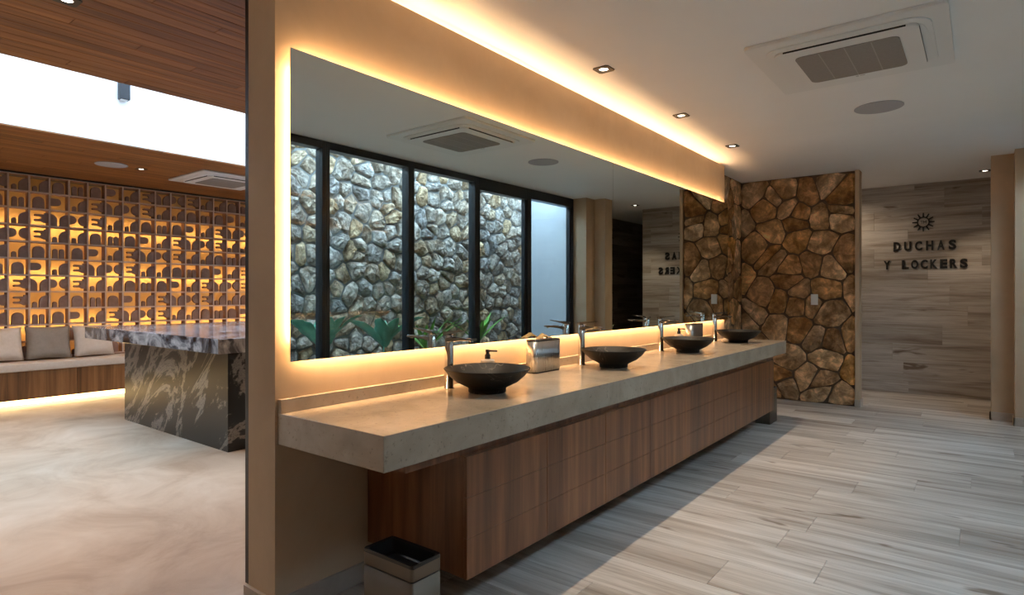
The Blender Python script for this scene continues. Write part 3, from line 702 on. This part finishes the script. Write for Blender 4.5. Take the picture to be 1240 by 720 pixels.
def cushion(y, rz, mat, label, w=.46, h=.41, t=.15, tilt=14):
    n = 16; bm = bmesh.new(); grids = []
    for sgn in (1, -1):
        g = []
        for i in range(n+1):
            row = []
            for j in range(n+1):
                u, v = i/n*2-1, j/n*2-1
                # pointed corners: sides pull in between the corners
                pu = u*(1-.055*(1-v*v)); pv = v*(1-.055*(1-u*u))
                th = ((1-u**4)*(1-v**4))**.55*t/2+.002*math.sin(9*u+5*v)*(1-u*u)
                row.append(bm.verts.new((sgn*th, pu*w/2, (pv+1)*h/2)))
            g.append(row)
        grids.append(g)
        for i in range(n):
            for j in range(n):
                q = (g[i][j], g[i+1][j], g[i+1][j+1], g[i][j+1]); bm.faces.new(q if sgn > 0 else q[::-1])
    bmesh.ops.remove_doubles(bm, verts=bm.verts, dist=1e-5)
    o = link('cushion', bm_mesh(bm, 'cushion', True), mat); o.location = (-9.115, y, .505); o.rotation_euler = (0, math.radians(-tilt), math.radians(rz)); tag(o, label, 'cushion', 'cushions on the lounge bench'); return o
cushion(1.92, 3, 'cream', 'cream scatter cushion left of the taupe one on the bench')
cushion(2.395, -4, 'taupe', 'taupe scatter cushion between two cream ones on the bench')
cushion(2.885, 4, 'cream', 'cream scatter cushion partly behind the granite island')
wlmp = empty('wall_lamp', (XS0, 2.40, 3.25)); tag(wlmp, 'dark grey box wall lamp on the white skylight wall', 'lamp')
boxes('body', [(.012, .085, -.045, .045, 0, .26)], 'lightgrey', wlmp, .004, 2); wlmp.children[0].data.materials[0] = plain('lamp_grey', (.012, .013, .017), .6)
boxes('back_plate', [(0, .012, -.03, .03, .04, .22)], 'black', wlmp); boxes('lens', [(.025, .07, -.03, .03, -.003, .001)], 'acwhite', wlmp)
# ================================================================== PLANTS IN THE COURT
def leaf(parent, base, az, L, W, rise, droop, mat, rag=0, twist=0):
    n = 12; P = []; F = []; d = Vector((math.cos(az), math.sin(az), 0)); s_ = Vector((-math.sin(az), math.cos(az), 0)); rg = random.Random(int(az*100+L*1000))
    for i in range(n+1):
        t = i/n; c = Vector(base)+d*(L*t*math.cos(rise)*(1-.15*t*droop))+Vector((0, 0, L*(math.sin(rise)*t-droop*.55*t*t)))
        w = W*math.sin(math.pi*min(1, .06+.94*t)**.8)*.5+.002; w *= 1-rag*rg.random()
        up = Vector((0, 0, w*.28)); tw = Vector((0, 0, w*twist))
        for p in (c-s_*w+up-tw, c, c+s_*w+up+tw, c+s_*w+up+tw-Vector((0, 0, .003)), c-Vector((0, 0, .005)), c-s_*w+up-tw-Vector((0, 0, .003))): P.append(tuple(p))
    for i in range(n):
        for k in range(6): F.append((i*6+k, i*6+(k+1) % 6, i*6+6+(k+1) % 6, i*6+6+k))
    me = pyd('leaf', P, F)
    for p in me.polygons: p.use_smooth = True
    return link('leaf', me, mat, parent)
def plant(name, x, y, specs, mat, label, stemh=.4):
    p = empty(name, (x, y, -.02)); tag(p, label, 'plant', 'plants in the court outside')
    lathe('stem', [(0, 0), (.018, 0), (.014, stemh*.6), (.009, stemh), (0, stemh)], mat, p, 10)
    for az, L, W, rise, droop, rag, tw in specs: leaf(p, (0, 0, stemh*.95), math.radians(az), L, W, math.radians(rise), droop, mat, rag, tw)
big = [(200, .62, .20, 55, .5, .25, .5), (95, .75, .19, 48, .55, .25, .6), (270, .70, .20, 50, .6, .25, -.5), (150, .55, .18, 62, .5, .2, .4), (20, .45, .16, 60, .4, .2, -.4)]
plant('broadleaf_plant', .98, 3.72, big, 'leaf', 'blue green broadleaf plant outside the window at the mirror left end', .80)
plant('broadleaf_plant', 1.02, 4.55, [(a+25, l, w, r, dr, rg, t) for a, l, w, r, dr, rg, t in big], 'leaf', 'blue green broadleaf plant outside the window near the first faucet', .76)
strap = [(az, L, .075, r, .35, 0, .3) for az, L, r in ((100, .8, 42), (75, .7, 50), (250, .6, 48), (280, .7, 40), (180, .5, 60), (130, .6, 66), (60, .85, 32), (215, .55, 52))]
plant('strap_leaf_plant', .95, 6.1, strap, 'leaf2', 'bright green strap leaf plant outside the window above the tissue box', .70)
plant('strap_leaf_plant', 1.0, 5.2, [(a+40, l*.9, w, r+8, d, g, t) for a, l, w, r, d, g, t in strap], 'leaf2', 'bright green strap leaf plant outside behind the first basin', .66)
